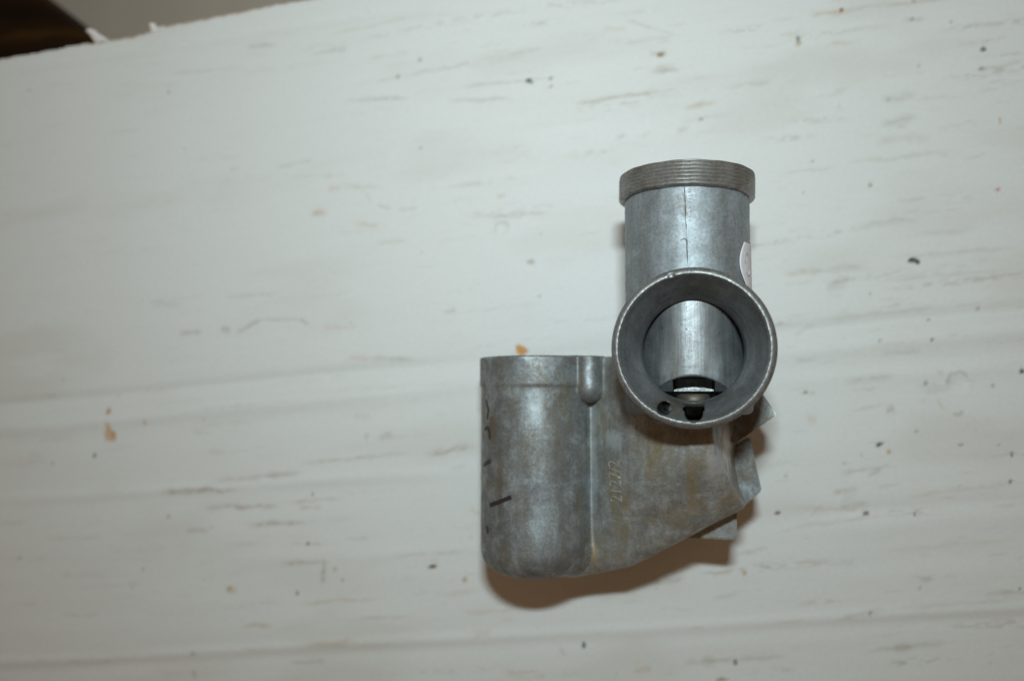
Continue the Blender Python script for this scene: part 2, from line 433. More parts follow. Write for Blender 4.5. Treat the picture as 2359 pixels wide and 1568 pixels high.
for i, a in enumerate([
    (372, 1130, 545, 1128, 9, BROWN, 0.95), (478, 1168, 640, 1166, 9, BROWN, 0.85), (570, 1208, 705, 1203, 8, BROWN, 0.8),
    (480, 1110, 680, 1088, 7, GREYB, 0.6), (600, 1096, 690, 1090, 8, BROWN, 0.6), (700, 1066, 930, 1046, 6, GREYB, 0.7), (985, 1046, 1090, 1028, 10, BROWN, 0.8),
    (660, 1158, 790, 1148, 7, GREYB, 0.6), (690, 1172, 740, 1170, 7, BROWN, 0.6), (650, 1297, 752, 1292, 7, BROWN, 0.8), (748, 1290, 744, 1344, 8, BROWN, 0.85),
    (430, 1220, 480, 1220, 8, BROWN, 0.6), (520, 1254, 600, 1252, 5, GREYB, 0.5), (670, 1253, 745, 1250, 6, GREYB, 0.6), (520, 1355, 545, 1357, 9, OCHRE, 0.8),
    (690, 1388, 880, 1378, 6, OCHRE, 0.6), (560, 1442, 625, 1440, 9, OCHRE, 0.75), (710, 1482, 815, 1478, 13, OCHRE, 0.65), (820, 1425, 960, 1420, 6, GREYB, 0.5),
    (670, 1527, 750, 1524, 8, GREYB, 0.6), (560, 1495, 620, 1490, 8, OCHRE, 0.5), (440, 1507, 452, 1506, 10, GREYB, 0.8), (442, 1545, 450, 1560, 8, BROWN, 0.7),
    (805, 822, 850, 826, 8, RUST, 0.7), (840, 824, 950, 829, 7, BROWN, 0.7), (735, 757, 825, 750, 9, RUST, 0.45), (415, 765, 462, 764, 8, GREYB, 0.9), (510, 762, 530, 758, 10, GREYB, 0.8),
    (545, 765, 600, 735, 8, GREYB, 0.7), (600, 735, 700, 735, 7, GREYB, 0.5), (690, 738, 710, 745, 9, GREYB, 0.7), (520, 685, 640, 676, 8, GREYB, 0.4), (350, 702, 420, 700, 10, GREYB, 0.3),
    (715, 494, 755, 488, 14, RUST, 0.55), (725, 494, 745, 486, 12, BROWN, 0.5), (755, 436, 785, 434, 9, RUST, 0.5), (780, 435, 880, 430, 6, GREYB, 0.4), (815, 517, 875, 515, 8, RUST, 0.5),
    (640, 385, 720, 370, 8, GREYB, 0.45), (530, 392, 550, 390, 9, GREYB, 0.4), (680, 410, 790, 402, 7, OCHRE, 0.4), (1140, 498, 1260, 488, 9, BROWN, 0.55), (1145, 452, 1165, 450, 13, OCHRE, 0.7),
    (1080, 500, 1170, 495, 6, GREYB, 0.4), (880, 558, 940, 555, 7, OCHRE, 0.4), (870, 475, 900, 480, 8, GREYB, 0.6), (920, 482, 960, 478, 10, GREYB, 0.5),
    (720, 124, 800, 112, 9, BROWN, 0.55), (850, 135, 940, 120, 7, OCHRE, 0.4), (800, 232, 940, 226, 6, GREYB, 0.7), (1040, 235, 1175, 226, 8, GREYB, 0.6), (1060, 200, 1270, 178, 7, GREYB, 0.55),
    (960, 165, 1060, 150, 6, GREYB, 0.4), (570, 105, 635, 102, 10, GREYB, 0.6), (390, 170, 560, 158, 9, GREYB, 0.3), (1170, 125, 1250, 112, 6, GREYB, 0.5), (760, 80, 990, 30, 5, OCHRE, 0.45),
    (1330, 238, 1525, 213, 8, BROWN, 0.75), (1500, 128, 1535, 126, 10, BROWN, 0.9), (1500, 167, 1565, 163, 9, GREYB, 0.8), (1580, 250, 1645, 238, 10, OCHRE, 0.85), (1390, 66, 1440, 68, 7, RUST, 0.4), (1440, 45, 1560, 82, 5, GREYB, 0.5),
    (1440, 100, 1550, 84, 6, GREYB, 0.4), (1560, 305, 1590, 292, 9, GREYB, 0.55), (1480, 318, 1500, 302, 8, OCHRE, 0.6), (1420, 320, 1440, 312, 9, GREYB, 0.6), (1870, 34, 1960, 24, 8, OCHRE, 0.9), (1950, 22, 2110, 6, 6, GREYB, 0.5),
    (1915, 100, 1960, 100, 8, OCHRE, 0.7), (1910, 78, 2050, 60, 6, GREYB, 0.3), (2080, 50, 2130, 44, 8, GREYB, 0.55), (2030, 290, 2110, 270, 13, GREYB, 0.55), (2030, 230, 2110, 222, 12, GREYB, 0.4), (2250, 165, 2359, 142, 7, GREYB, 0.55), (2020, 330, 2140, 315, 12, GREYB, 0.35),
    (2010, 372, 2180, 348, 8, GREYB, 0.45), (1800, 400, 1920, 385, 6, GREYB, 0.4), (2070, 462, 2130, 455, 9, GREYB, 0.5), (1990, 515, 2110, 508, 9, GREYB, 0.5), (2120, 540, 2250, 528, 8, GREYB, 0.35),
    (1810, 628, 1860, 628, 10, OCHRE, 0.8), (1850, 626, 1990, 616, 9, GREYB, 0.6), (1905, 662, 1950, 658, 16, GREYB, 0.6), (2060, 592, 2330, 570, 8, GREYB, 0.4), (2030, 645, 2300, 622, 8, GREYB, 0.4), (1900, 735, 2170, 705, 9, GREYB, 0.45), (1830, 770, 1880, 745, 9, GREYB, 0.3),
    (1950, 876, 2060, 866, 10, GREYB, 0.55), (2030, 818, 2120, 806, 7, GREYB, 0.4), (1830, 772 + 58, 1880, 826, 9, GREYB, 0.4), (1960, 948, 2040, 930, 8, OCHRE, 0.5), (2130, 905, 2190, 898, 8, GREYB, 0.4), (1860, 965, 1880, 963, 12, OCHRE, 0.6), (2040, 943, 2060, 938, 11, BROWN, 0.7),
    (2160, 860, 2170, 858, 8, GREYB, 0.4), (2160, 920, 2170, 945, 8, OCHRE, 0.6), (1930, 1090, 2060, 1072, 8, GREYB, 0.5), (2000, 1095, 2030, 1080, 9, BROWN, 0.5), (1920, 1136, 1975, 1128, 11, BROWN, 0.65), (1850, 1170, 1990, 1176, 7, OCHRE, 0.5), (1930, 1170, 2000, 1162, 9, GREYB, 0.6), (1870, 1188, 1890, 1165, 5, BROWN, 0.5),
    (1820, 1215, 2050, 1185, 7, GREYB, 0.4), (2100, 1140, 2350, 1112, 8, OCHRE, 0.45), (2040, 1270, 2340, 1240, 8, OCHRE, 0.35), (1500, 1340, 1575, 1335, 9, BROWN, 0.7), (1530, 1330, 1545, 1337, 6, BROWN, 0.6), (1640, 1375, 1700, 1368, 8, GREYB, 0.4), (1940, 1420, 2030, 1402, 9, GREYB, 0.55), (2020, 1405, 2350, 1380, 7, GREYB, 0.4),
    (1580, 1528, 1690, 1520, 9, GREYB, 0.7), (1620, 1526, 1650, 1524, 14, BROWN, 0.6), (1690, 1520, 1810, 1512, 8, GREYB, 0.55), (2000, 1500, 2180, 1480, 8, GREYB, 0.5), (2060, 1494, 2100, 1490, 11, BROWN, 0.5), (1460, 1545, 1500, 1540, 9, OCHRE, 0.6), (1160, 1550, 1240, 1545, 12, OCHRE, 0.55), (1290, 1490, 1300, 1510, 8, BROWN, 0.5),
    (1070, 1412, 1180, 1405, 8, OCHRE, 0.5), (1090, 1458, 1130, 1455, 10, OCHRE, 0.45), (1020, 1368, 1110, 1360, 7, OCHRE, 0.4), (910, 1280, 1080, 1268, 6, GREYB, 0.5), (1080, 1170, 1110, 1185, 6, OCHRE, 0.5), (1040, 1080, 1070, 1072, 8, OCHRE, 0.5), (800, 1240, 850, 1238, 6, GREYB, 0.5),
    (100, 912, 130, 908, 9, GREYB, 0.4), (0, 1070, 110, 1062, 14, GREYB, 0.3), (110, 1240, 240, 1235, 7, GREYB, 0.35), (140, 1325, 250, 1322, 8, GREYB, 0.35), (150, 1415, 230, 1414, 8, GREYB, 0.35), (0, 1205, 60, 1205, 10, GREYB, 0.3),
    (445, 996, 485, 998, 7, GREYB, 0.45), (480, 1037, 525, 1040, 8, GREYB, 0.45), (815, 960, 850, 955, 11, GREYB, 0.55), (870, 1005, 905, 1003, 12, GREYB, 0.55), (840, 1000, 850, 1005, 14, GREYB, 0.5), (460, 942, 700, 920, 5, GREYB, 0.45),
    (1060, 720, 1240, 700, 6, GREYB, 0.3), (1020, 720, 1050, 716, 9, GREYB, 0.6)]):
    streak(*a, seed=i * 1.7)
for a in [(250, 947, 7, 10, (0.52, 0.20, 0.08), 0.8), (254, 1003, 17, 18, (0.60, 0.40, 0.20), 0.75), (252, 984, 9, 14, (0.60, 0.40, 0.20), 0.7), (263, 1003, 8, 14, (0.56, 0.27, 0.11), 0.6),
          (336, 973, 5, 9, (0.60, 0.36, 0.2), 0.6), (219, 1049, 3, 8, DARK, 0.7), (122, 1066, 3, 5, DARK, 0.5), (45, 1285, 4, 4, DARK, 0.5), (330, 1311, 3, 4, DARK, 0.5), (388, 1190, 4, 6, BROWN, 0.7),
          (720, 1138, 3, 4, DARK, 0.6), (710, 1252, 5, 5, (0.12, 0.11, 0.09), 0.7), (790, 1335, 5, 5, RUST, 0.8), (772, 1310, 6, 6, OCHRE, 0.5), (685, 1365, 5, 8, BROWN, 0.8), (998, 1304, 12, 6, (0.14, 0.10, 0.05), 0.95), (1070, 1335, 7, 8, OCHRE, 0.7),
          (530, 1355, 9, 7, OCHRE, 0.7), (1203, 808, 13, 12, (0.60, 0.28, 0.05), 0.95), (1195, 800, 7, 8, (0.60, 0.28, 0.05), 0.9), (1218, 185, 9, 6, (0.06, 0.05, 0.03), 0.95), (1224, 189, 6, 4, (0.06, 0.05, 0.03), 0.9), (1268, 181, 5, 5, (0.16, 0.24, 0.24), 0.8), (1269, 198, 5, 4, OCHRE, 0.9), (917, 176, 5, 5, GREYB, 0.9), (970, 341, 4, 4, (0.10, 0.13, 0.15), 0.8),
          (1522, 127, 11, 6, (0.26, 0.17, 0.07), 0.9), (1615, 277, 5, 5, (0.14, 0.2, 0.22), 0.7), (1938, 24, 6, 6, (0.25, 0.12, 0.03), 0.95), (1838, 90, 4, 9, (0.10, 0.14, 0.15), 0.8), (1840, 102, 8, 5, OCHRE, 0.7), (2105, 2, 5, 4, BROWN, 0.8), (2100, 45, 5, 4, GREYB, 0.8), (2265, 115, 7, 7, (0.12, 0.11, 0.07), 0.9), (2262, 158, 9, 5, GREYB, 0.8), (2302, 280, 2, 11, RUST, 0.7), (2298, 437, 6, 5, (0.5, 0.10, 0.10), 0.8),
          (2103, 599, 11, 6, (0.015, 0.014, 0.014), 1.0), (2112, 603, 7, 6, (0.015, 0.014, 0.014), 1.0), (2006, 426, 5, 6, GREYB, 0.7), (1872, 372, 5, 5, (0.15, 0.16, 0.16), 0.6), (2142, 736, 4, 4, (0.12, 0.14, 0.15), 0.7), (2144, 783, 5, 4, (0.1, 0.12, 0.12), 0.8), (2025, 785, 3, 5, (0.14, 0.16, 0.18), 0.6), (2353, 855, 5, 6, DARK, 0.95), (1855, 903, 4, 4, (0.1, 0.11, 0.12), 0.8), (2025, 1022, 8, 5, (0.05, 0.055, 0.07), 0.95), (2022, 1027, 4, 4, DARK, 0.8), (2047, 1040, 5, 6, OCHRE, 0.7), (2213, 1024, 7, 5, BROWN, 0.7), (1791, 1182, 6, 5, (0.06, 0.06, 0.08), 0.95), (1795, 1180, 4, 4, DARK, 0.9), (1995, 1182, 8, 4, (0.16, 0.08, 0.06), 0.85), (1716, 1320, 4, 7, OCHRE, 0.8), (2330, 1045, 3, 7, (0.1, 0.09, 0.09), 0.8), (2328, 1108, 3, 5, DARK, 0.8), (1345, 1484, 5, 9, (0.05, 0.05, 0.06), 0.95), (2005, 1412, 3, 4, DARK, 0.7), (1694, 1525, 4, 7, (0.08, 0.08, 0.08), 0.7), (1665, 1564, 16, 5, BROWN, 0.7), (2350, 1355, 3, 5, DARK, 0.8), (2108, 1183, 3, 4, DARK, 0.7), (1222, 603, 12, 6, (0.38, 0.30, 0.20), 0.6), (1200, 490, 4, 4, GREYB, 0.3)]:
    blob(*a, seed=a[0] * 0.13)
def arc(x, y, r, a0, a1, w, colr, amt):
    k = 7
    for i in range(k):
        t0 = math.radians(a0 + (a1 - a0) * i / k); t1 = math.radians(a0 + (a1 - a0) * (i + 1.3) / k)
        streak(x + r * math.cos(t0), y - r * math.sin(t0), x + r * math.cos(t1), y - r * math.sin(t1), w, colr, amt, seed=i, rag=0.2)
arc(2205, 880, 24, 20, 190, 5, GREYB, 0.7); arc(2207, 945, 10, 200, 350, 5, GREYB, 0.6); arc(1157, 527, 17, 20, 200, 5, GREYB, 0.5)
arc(800, 480, 55, 10, 95, 5, RUST, 0.25)
dent(1157, 527, 17, 0.48); dent(1222, 608, 15, 0.40); dent(2205, 885, 22, 0.12); dent(1000, 1298, 14, 0.25); dent(1960, 1165, 22, 0.2); dent(1080, 1315, 10, -0.15)
# worn fluted edge shows the brown paper under the white face
wear = sstep(-0.9, 0.1, Vg - edge[:, None] + (fbm(Ug / 2.0, Vg / 1.0, 81) - 0.5) * 1.2)
wear *= ((Ug < 42) & (Ug > -24)) * 0.75 + 0.12
stain(wear, (0.50, 0.33, 0.20), 1.0)
Hh[:, -1] -= 0.25; Hh[:, -2] -= 0.08
fade_e = sstep(0, 6, -Vg) 
Xg = BOX_O[0] + ca * Ug - sa * Vg; Yg = BOX_O[1] + sa * Ug + ca * Vg
Vt = np.stack([Xg, Yg, Hh - Hh.max() * 0], -1)
# keep the panel level under the carburettor
flat = np.exp(-((Xg - 0) / 60) ** 4 - ((Yg + 5) / 60) ** 4)
Vt[..., 2] *= (1 - 0.9 * flat)
nu = len(us)
ii, jj = np.meshgrid(np.arange(nu - 1), np.arange(nv - 1), indexing='ij')
fa = np.stack([ii * nv + jj, (ii + 1) * nv + jj, (ii + 1) * nv + jj + 1, ii * nv + jj + 1], -1).reshape(-1, 4)
me = mesh_np('top_panel', Vt.reshape(-1, 3) * MM, fa, True)
at = me.attributes.new('stain', 'FLOAT_COLOR', 'POINT')
ca4 = np.ones((nu * nv, 4), np.float32); ca4[:, :3] = np.clip(Cg.reshape(-1, 3), 0.01, 0.95)
at.data.foreach_set('color', ca4.ravel())
MAT_CARD, nt, b = mat_new('white_faced_cardboard'); L = nt.links.new
av = N(nt, 'ShaderNodeAttribute', attribute_name='stain')
tc = N(nt, 'ShaderNodeTexCoord')
pn = noise(nt, tc.outputs['Object'], 900, 4)
mul = N(nt, 'ShaderNodeMix', data_type='RGBA', blend_type='MULTIPLY'); mul.inputs[0].default_value = 1.0
L(av.outputs['Color'], mul.inputs[6]); L(ramp(nt, pn, [(0.3, (0.95, 0.95, 0.95)), (0.7, (1.0, 1.0, 1.0))]), mul.inputs[7])
L(mul.outputs[2], b.inputs['Base Color']); b.inputs['Roughness'].default_value = 0.55; b.inputs['Specular IOR Level'].default_value = 0.3
bp = N(nt, 'ShaderNodeBump'); bp.inputs['Strength'].default_value = 0.15; bp.inputs['Distance'].default_value = 0.0002
L(noise(nt, tc.outputs['Object'], 500, 5), bp.inputs['Height']); L(bp.outputs[0], b.inputs['Normal'])
MAT_KRAFT = plain('kraft_core', (0.42, 0.28, 0.17), 0.8, var=0.25, scale=300)
MAT_LINER = plain('torn_white_liner', (0.72, 0.71, 0.68), 0.7, var=0.1, scale=300)

box = bpy.data.objects.new('cardboard_box', None); col.objects.link(box)
cxy = (BOX_O[0] + ca * 114 + sa * 131, BOX_O[1] + sa * 114 - ca * 131)
box.location = (cxy[0] * MM, cxy[1] * MM, -0.16)
tag(box, 'scuffed white cardboard box with stained creased top', 'box')
BINV = Matrix.Translation(Vector(box.location)).inverted()
def under_box(name, me, mat):
    me.transform(BINV); return link(name, me, mat, box)
under_box('top_panel', me, MAT_CARD)
def slab(pts_uv, z0, z1):
    bm = bmesh.new()
    lo, hi = [], []
    for u, v in pts_uv:
        x = (BOX_O[0] + ca * u - sa * v) * MM; y = (BOX_O[1] + sa * u + ca * v) * MM
        lo.append(bm.verts.new((x, y, z0 * MM))); hi.append(bm.verts.new((x, y, z1 * MM)))
    k = len(lo)
    bm.faces.new(hi); bm.faces.new(lo[::-1])
    for i in range(k): bm.faces.new((lo[i], lo[(i + 1) % k], hi[(i + 1) % k], hi[i]))
    bmesh.ops.recalc_face_normals(bm, faces=bm.faces)
    m_ = bpy.data.meshes.new('slab'); bm.to_mesh(m_); bm.free(); return m_
T = 4.0
core = slab([(U0, V0), (U1, V0), (U1, -0.5), (0.5, -0.5), (-0.3, -1.2), (U0, -1.2)], -T, -2.3)
under_box('corrugated_core', core, MAT_KRAFT)
for quad in ([(U0, -4.2), (U1, -4.2), (U1, -0.8 - 0.6), (U0, -0.8 - 0.6)], [(U0, V0 + 0.6), (U1, V0 + 0.6), (U1, V0 + 4.4), (U0, V0 + 4.4)],
             [(U0 + 0.6, V0 + 4.6), (U0 + 4.4, V0 + 4.6), (U0 + 4.4, -4.4), (U0 + 0.6, -4.4)], [(U1 - 4.4, V0 + 4.6), (U1 - 0.6, V0 + 4.6), (U1 - 0.6, -4.4), (U1 - 4.4, -4.4)]):
    under_box('side_panel', slab(quad, -160, -T - 0.1), MAT_LINER)
# torn tabs of white liner standing up at the notch
def tab(name, u0, v0, w, h, lean, rise, curl, seed):
    nn_, mm_ = 9, 7; r_ = np.random.RandomState(seed); V = []
    for i in range(nn_):
        for j in range(mm_):
            s, t = i / (nn_ - 1), j / (mm_ - 1)
            ww = w * (1 - 0.12 * t) * (1 + 0.15 * math.sin(5 * t + seed))
            u = u0 + (s - 0.5) * ww + lean * t; v = v0 + h * t + 0.25 * r_.rand()
            z = 0.25 + rise * t + curl * math.sin(math.pi * s) * t
            V.append((u, v, z))
    V = np.array(V); W = np.stack([BOX_O[0] + ca * V[:, 0] - sa * V[:, 1], BOX_O[1] + sa * V[:, 0] + ca * V[:, 1], V[:, 2]], -1) * MM
    i, j = np.meshgrid(np.arange(nn_ - 1), np.arange(mm_ - 1), indexing='ij')
    f = np.stack([i * mm_ + j, (i + 1) * mm_ + j, (i + 1) * mm_ + j + 1, i * mm_ + j + 1], -1).reshape(-1, 4)
    o = under_box(name, mesh_np(name, W, f), MAT_LINER)
    sm = o.modifiers.new('thick', 'SOLIDIFY'); sm.thickness = 0.0004
    return o
tab('torn_flap', -17.2, -1.9, 4.2, 4.2, -3.4, 0.9, 1.2, 1)
tab('torn_flap', 1.0, -1.6, 2.8, 2.2, -0.4, 0.6, 0.9, 2)

# ------------------------------------------------------------------ dark rounded seat beyond the box
MAT_DARKWOOD, nt, b = mat_new('dark_brown_wood'); L = nt.links.new
tc = N(nt, 'ShaderNodeTexCoord'); mp = N(nt, 'ShaderNodeMapping'); mp.inputs['Scale'].default_value = (3, 22, 3); mp.inputs['Rotation'].default_value = (0, 0, 0.66)
L(tc.outputs['Object'], mp.inputs[0])
L(ramp(nt, noise(nt, mp.outputs[0], 3, 4), [(0.35, (0.008, 0.004, 0.002)), (0.52, (0.022, 0.010, 0.003)), (0.68, (0.11, 0.054, 0.012))]), b.inputs['Base Color'])
b.inputs['Roughness'].default_value = 0.5; b.inputs['Specular IOR Level'].default_value = 0.2
bench = bpy.data.objects.new('wooden_bench', None); col.objects.link(bench)
E1, E2 = np.array([-0.79, 0.613]), np.array([-0.613, -0.79])
P0 = np.array([-209.0, 148.0])
bench.location = (P0[0] * MM, P0[1] * MM, -0.16)
tag(bench, 'dark brown wooden bench end with rounded edges beyond the cardboard box', 'bench')
def bench_block(name, a0, a1, w0, w1, z0, z1, bev):
    bm = bmesh.new(); bmesh.ops.create_cube(bm, size=1.0)
    for v in bm.verts:
        a_ = a0 + (v.co.x + 0.5) * (a1 - a0); w_ = w0 + (v.co.y + 0.5) * (w1 - w0); z_ = z0 + (v.co.z + 0.5) * (z1 - z0)
        q = E1 * a_ + E2 * w_
        v.co = (q[0] * MM, q[1] * MM, z_ * MM)
    bmesh.ops.recalc_face_normals(bm, faces=bm.faces); bm.normal_update()
    bmesh.ops.bevel(bm, geom=bm.edges[:], offset=bev * MM, segments=6, affect='EDGES', profile=0.5)
    bmesh.ops.recalc_face_normals(bm, faces=bm.faces)
    for f_ in bm.faces: f_.smooth = True
    m_ = bpy.data.meshes.new(name); bm.to_mesh(m_); bm.free()
    return link(name, m_, MAT_DARKWOOD, bench)
bench_block('seat', 0, 420, 0, 84, 62, 98, 14)
bench_block('leg', 300, 325, 14, 70, 0, 63, 3)
bench_block('leg', 385, 410, 14, 70, 0, 63, 3)

# ================================================================== CARBURETTOR (object frame in mm: x right, y along the slide chamber, z along the bore)
carb = bpy.data.objects.new('carburettor_body', None); col.objects.link(carb)
carb.location = (0.020987, 0.010974, 0.036)
carb.rotation_euler = (0, math.radians(-6.3), 0)
tag(carb, 'grey cast metal carburettor body with flared intake mouth and float bowl', 'carburettor')

# ---- casting
X, Y, Z, org, h = grid(-60, 22, -63, 41, -37.5, 17.5, 0.45)
CHX, BWX, BWZ = -1.5, -41.2, -10.0
def prim_fields(X, Y, Z):
    P = {}
    rc = np.hypot(X - CHX, Z)
    P['slide_chamber'] = s_cyl(rc, Y, 15.0, -15.5, 38.0, 1.5)
    rb = np.hypot(X - BWX, Z - BWZ)
    bowl = s_cyl(rb, Y, 14.9, -78.0, -1.2, 0.25)
    # gently domed base
    rr = np.hypot(np.hypot(X - BWX - 3, Z - BWZ), 0)
    base_y = Y + 57.2 - 0.014 * np.maximum(X - BWX + 2, 0) ** 1.6
    k = 6.5
    bowl = -smin(-bowl, base_y, k) if False else np.maximum(bowl, -base_y) + 0.0
    a_, b_ = np.maximum(s_cyl(rb, Y, 14.9, -78.0, -1.2, 0.25) + k, 0), np.maximum(-base_y + k, 0)
    bowl = np.maximum(np.where((a_ > 0) & (b_ > 0), np.hypot(a_, b_) - k, bowl), s_cyl(rb, Y, 14.9, -78, -1.2, 0.25))
    P['float_bowl'] = bowl
    P['bowl_collar'] = s_cyl(rb, Y, 15.25, -8.6, -1.0, 0.3)
    pl = [(-40, -57.2), (-33, -57.9), (-26, -57.4), (-17, -54.4), (-10.5, -50.9), (-5, -47.4), (4, -42.2), (14.0, -36.8), (14, 2), (-41, 2)]
    d2 = s_poly(X, Y, pl)
    sx = np.clip((X + 26.5) / 27.0, 0, 1); ease = 1 - (1 - sx) ** 1.5
    db = ((X + 26) * (-19.2) + (Y + 57.6) * 37) / 41.7
    tb = np.clip(db / 20.0, 0, 1); tb = tb * tb * (3 - 2 * tb)
    zf = -7.0 + 19.0 * ease * (0.40 + 0.60 * tb)     # the front of the web climbs towards the bore
    wb = s_extr(d2, Z - zf, -34.0, 0.0, 5.5) * 0.9
    wb = np.maximum(wb, -21.0 - Z)
    wb = np.maximum(wb, Y + 1.2)
    xr = np.interp(Y, [-39, -36.6, -32.8, -28, -24.5, -21, -8], [12.0, 10.4, 8.3, 6.0, 4.6, 3.7, 3.5])
    wr = np.interp(Y, [-38, -20], [0.05, 0.30])
    rgt = (X - xr - wr * np.clip(zf - Z, 0, 22)) * 0.9
    P['body_web'] = -smin(-wb, -rgt, 0.7)
    r = np.hypot(X + 26.4, Z + 3.8)
    boss = np.where(Y > -9.2, np.maximum(r - 3.75, Y + 1.0), np.sqrt(r * r + (Y + 9.2) ** 2) - 3.75)
    P['screw_boss'] = boss
    rs = np.hypot(X - CHX, Y + 1.0)
    P['engine_spigot'] = s_cyl(rs, Z, 14.2, -34.2, -6.0, 0.6)
    P['support_foot'] = s_cyl(np.hypot(X - BWX, Y + 34), Z, 4.5, -31.0, -22.0, 0.8)
    return P
P = prim_fields(X, Y, Z)
F = P['slide_chamber']
F = smin(F, P['engine_spigot'], 1.5)
F = smin(F, P['body_web'], 1.6)
bw = smin(P['float_bowl'], P['bowl_collar'], 0.35)
bw = smin(bw, P['support_foot'], 1.0)
F = smin(F, bw, 0.8 + 4.0 * sstep(-44.0, -56.0, Y))
fin = s_box(X, Y, Z, (-30.6, -5.6, -6.0), (0.7, 4.6, 5.2), 0.4)
F = smin(F, smin(P['screw_boss'], fin, 0.6), 0.6)
# shallow casting seam down the web and waviness of a rough casting
seam = np.abs(X + 1.4 + 0.01 * (Y + 30)) < 0.5
F = F - 0.12 * np.exp(-((X + 1.4) / 0.45) ** 2) * ((Y < -19) & (Z > -6))
wav = np.sin(X * 0.9 + 1.3 * np.sin(Y * 0.31)) * np.sin(Y * 0.77 + np.sin(X * 0.5)) * np.sin(Z * 0.6 + 0.5)
F = F + 0.06 * wav
rc = np.hypot(X - CHX, Z)
F = np.maximum(F, -s_cyl(rc, Y, 13.2, -13.0, 60.0))
F = np.maximum(F, -s_cyl(np.hypot(X + 0.35, Y + 0.9), Z, 12.4, -4, 40))
F = np.maximum(F, -s_cyl(np.hypot(X + 6.6, Y + 13.85), Z, 1.5, -8, 40))
F = np.maximum(F, -s_box(X, Y, Z, (-0.35, -15.2, 14), (2.6, 1.7, 24), 0.6))
F = np.maximum(F, -s_cyl(np.hypot(X - BWX, Z - BWZ), Y, 13.0, -55.0, 20.0, 3.0))
F = np.broadcast_to(F, (X.shape[0], Y.shape[1], Z.shape[2])).astype(np.float32)
V, Q, Nn = surface_nets(F, org, h)
cen = V[Q].mean(1)
Pc = prim_fields(cen[:, 0], cen[:, 1], cen[:, 2])
names = ['slide_chamber', 'float_bowl', 'bowl_collar', 'body_web', 'screw_boss', 'engine_spigot', 'support_foot']
D = np.stack([np.asarray(Pc[k]) for k in names], 1)
D[:, 2] -= 0.25; D[:, 4] -= 0.2
lab = D.argmin(1)
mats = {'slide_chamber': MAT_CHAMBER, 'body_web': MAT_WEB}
parts = {}
for i, k in enumerate(names):
    if (lab == i).sum() < 10: continue
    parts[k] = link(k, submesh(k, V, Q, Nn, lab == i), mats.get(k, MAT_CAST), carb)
wz = (V @ np.array([[math.cos(math.radians(-6.3)), 0, -math.sin(math.radians(-6.3))], [0, 1, 0], [math.sin(math.radians(-6.3)), 0, math.cos(math.radians(-6.3))]]))[:, 2]
wz = V[:, 0] * math.sin(math.radians(6.3)) + V[:, 2] * math.cos(math.radians(6.3)) + 36
print('casting lowest point mm', wz.min(), V[wz.argmin()])
for k in ('slide_chamber',): pass
parts['body_web']['label'] = 'mottled web stained with ochre and carrying cast digits'

# ---- flared intake mouth
X, Y, Z, org, h = grid(-19.0, 18.4, -20.2, 18.2, 0.0, 25.2, 0.25)
BX, BY = -0.35, -0.75
rb = np.hypot(X - BX, Y - BY)
th = np.arctan2(Y - BY, X - BX)
wob = 0.10 * np.sin(3 * th + 1) + 0.06 * np.sin(7 * th)
outer = [(0, 0.5), (15.0, 0.5), (15.2, 8), (15.8, 15), (16.4, 19.3), (17.1, 20.9), (17.5, 21.9), (17.45, 22.8), (17.1, 23.45), (16.6, 23.85), (16.1, 24.0), (0, 24.0)]
inner = [(0, -2), (11.5, -2), (11.5, 13.5), (11.8, 15), (12.5, 17.2), (13.6, 19.4), (14.8, 21.5), (15.6, 23.0), (16.15, 24.6), (0, 24.6)]
so = s_poly(rb + 0 * Z, Z + 0 * rb, [(r if r else -20, z) for r, z in outer])
si = s_poly(rb + 0 * Z + 0.05 * wob, Z + 0 * rb, [(r if r else -20, z) for r, z in inner])
boss = s_box(X, Y, Z, (-3.0, -13.2, 9.0), (6.5, 4.2, 9.5), 2.0)
F = smin(so, boss, 1.0)
F = np.maximum(F, -si)
F = np.maximum(F, -s_cyl(np.hypot(X - CHX, Z), Y, 13.2, -40, 40))
F = np.maximum(F, -s_cyl(np.hypot(X + 6.6, Y + 13.85), Z, 1.5, -10, 40))
F = np.maximum(F, -s_cyl(np.hypot(X + 0.35, Y + 14.85), Z, 1.95, -10, 40))
F = np.maximum(F, -s_box(X, Y, Z, (-0.35, -13.7, 16), (2.3, 0.8, 24), 0.2))
F = np.maximum(F, -s_box(X, Y, Z, (-0.35, -15.1, 4), (3.0, 1.9, 12), 0.3))
# a small nick and filed facets on the lip
F = np.maximum(F, -(np.sqrt((X + 4.6) ** 2 + (Y - 14.9) ** 2 + (Z - 24.4) ** 2) - 0.9))
rim_n = np.sin(th * 41) * np.sin(th * 17 + 2) + 0.6 * np.sin(th * 67 + 1)
F = F + 0.02 * rim_n * np.exp(-((Z - 24) / 0.8) ** 2)
F = np.broadcast_to(F, (X.shape[0], Y.shape[1], Z.shape[2])).astype(np.float32)
V, Q, Nn = surface_nets(F, org, h)
cen = V[Q].mean(1)
rr = np.hypot(cen[:, 0] - BX, cen[:, 1] - BY); nz = Nn[Q].mean(1)
lip = (cen[:, 2] > 23.05) & (rr > 15.5) & (rr < 17.2)
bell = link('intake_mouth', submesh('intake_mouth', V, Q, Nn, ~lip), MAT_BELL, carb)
MAT_LIP = metal('polished_lip', (0.21, 0.215, 0.215), (0.30, 0.315, 0.315), (0.42, 0.44, 0.44), (0.18, 0.15, 0.12), 0.78, 0.95, rough=(0.44, 0.6), metallic=0.8, bump=0.6, big=900)
lp = link('worn_lip', submesh('worn_lip', V, Q, Nn, lip), MAT_LIP, bell)
lp['label'] = 'bright worn rim of the intake mouth'

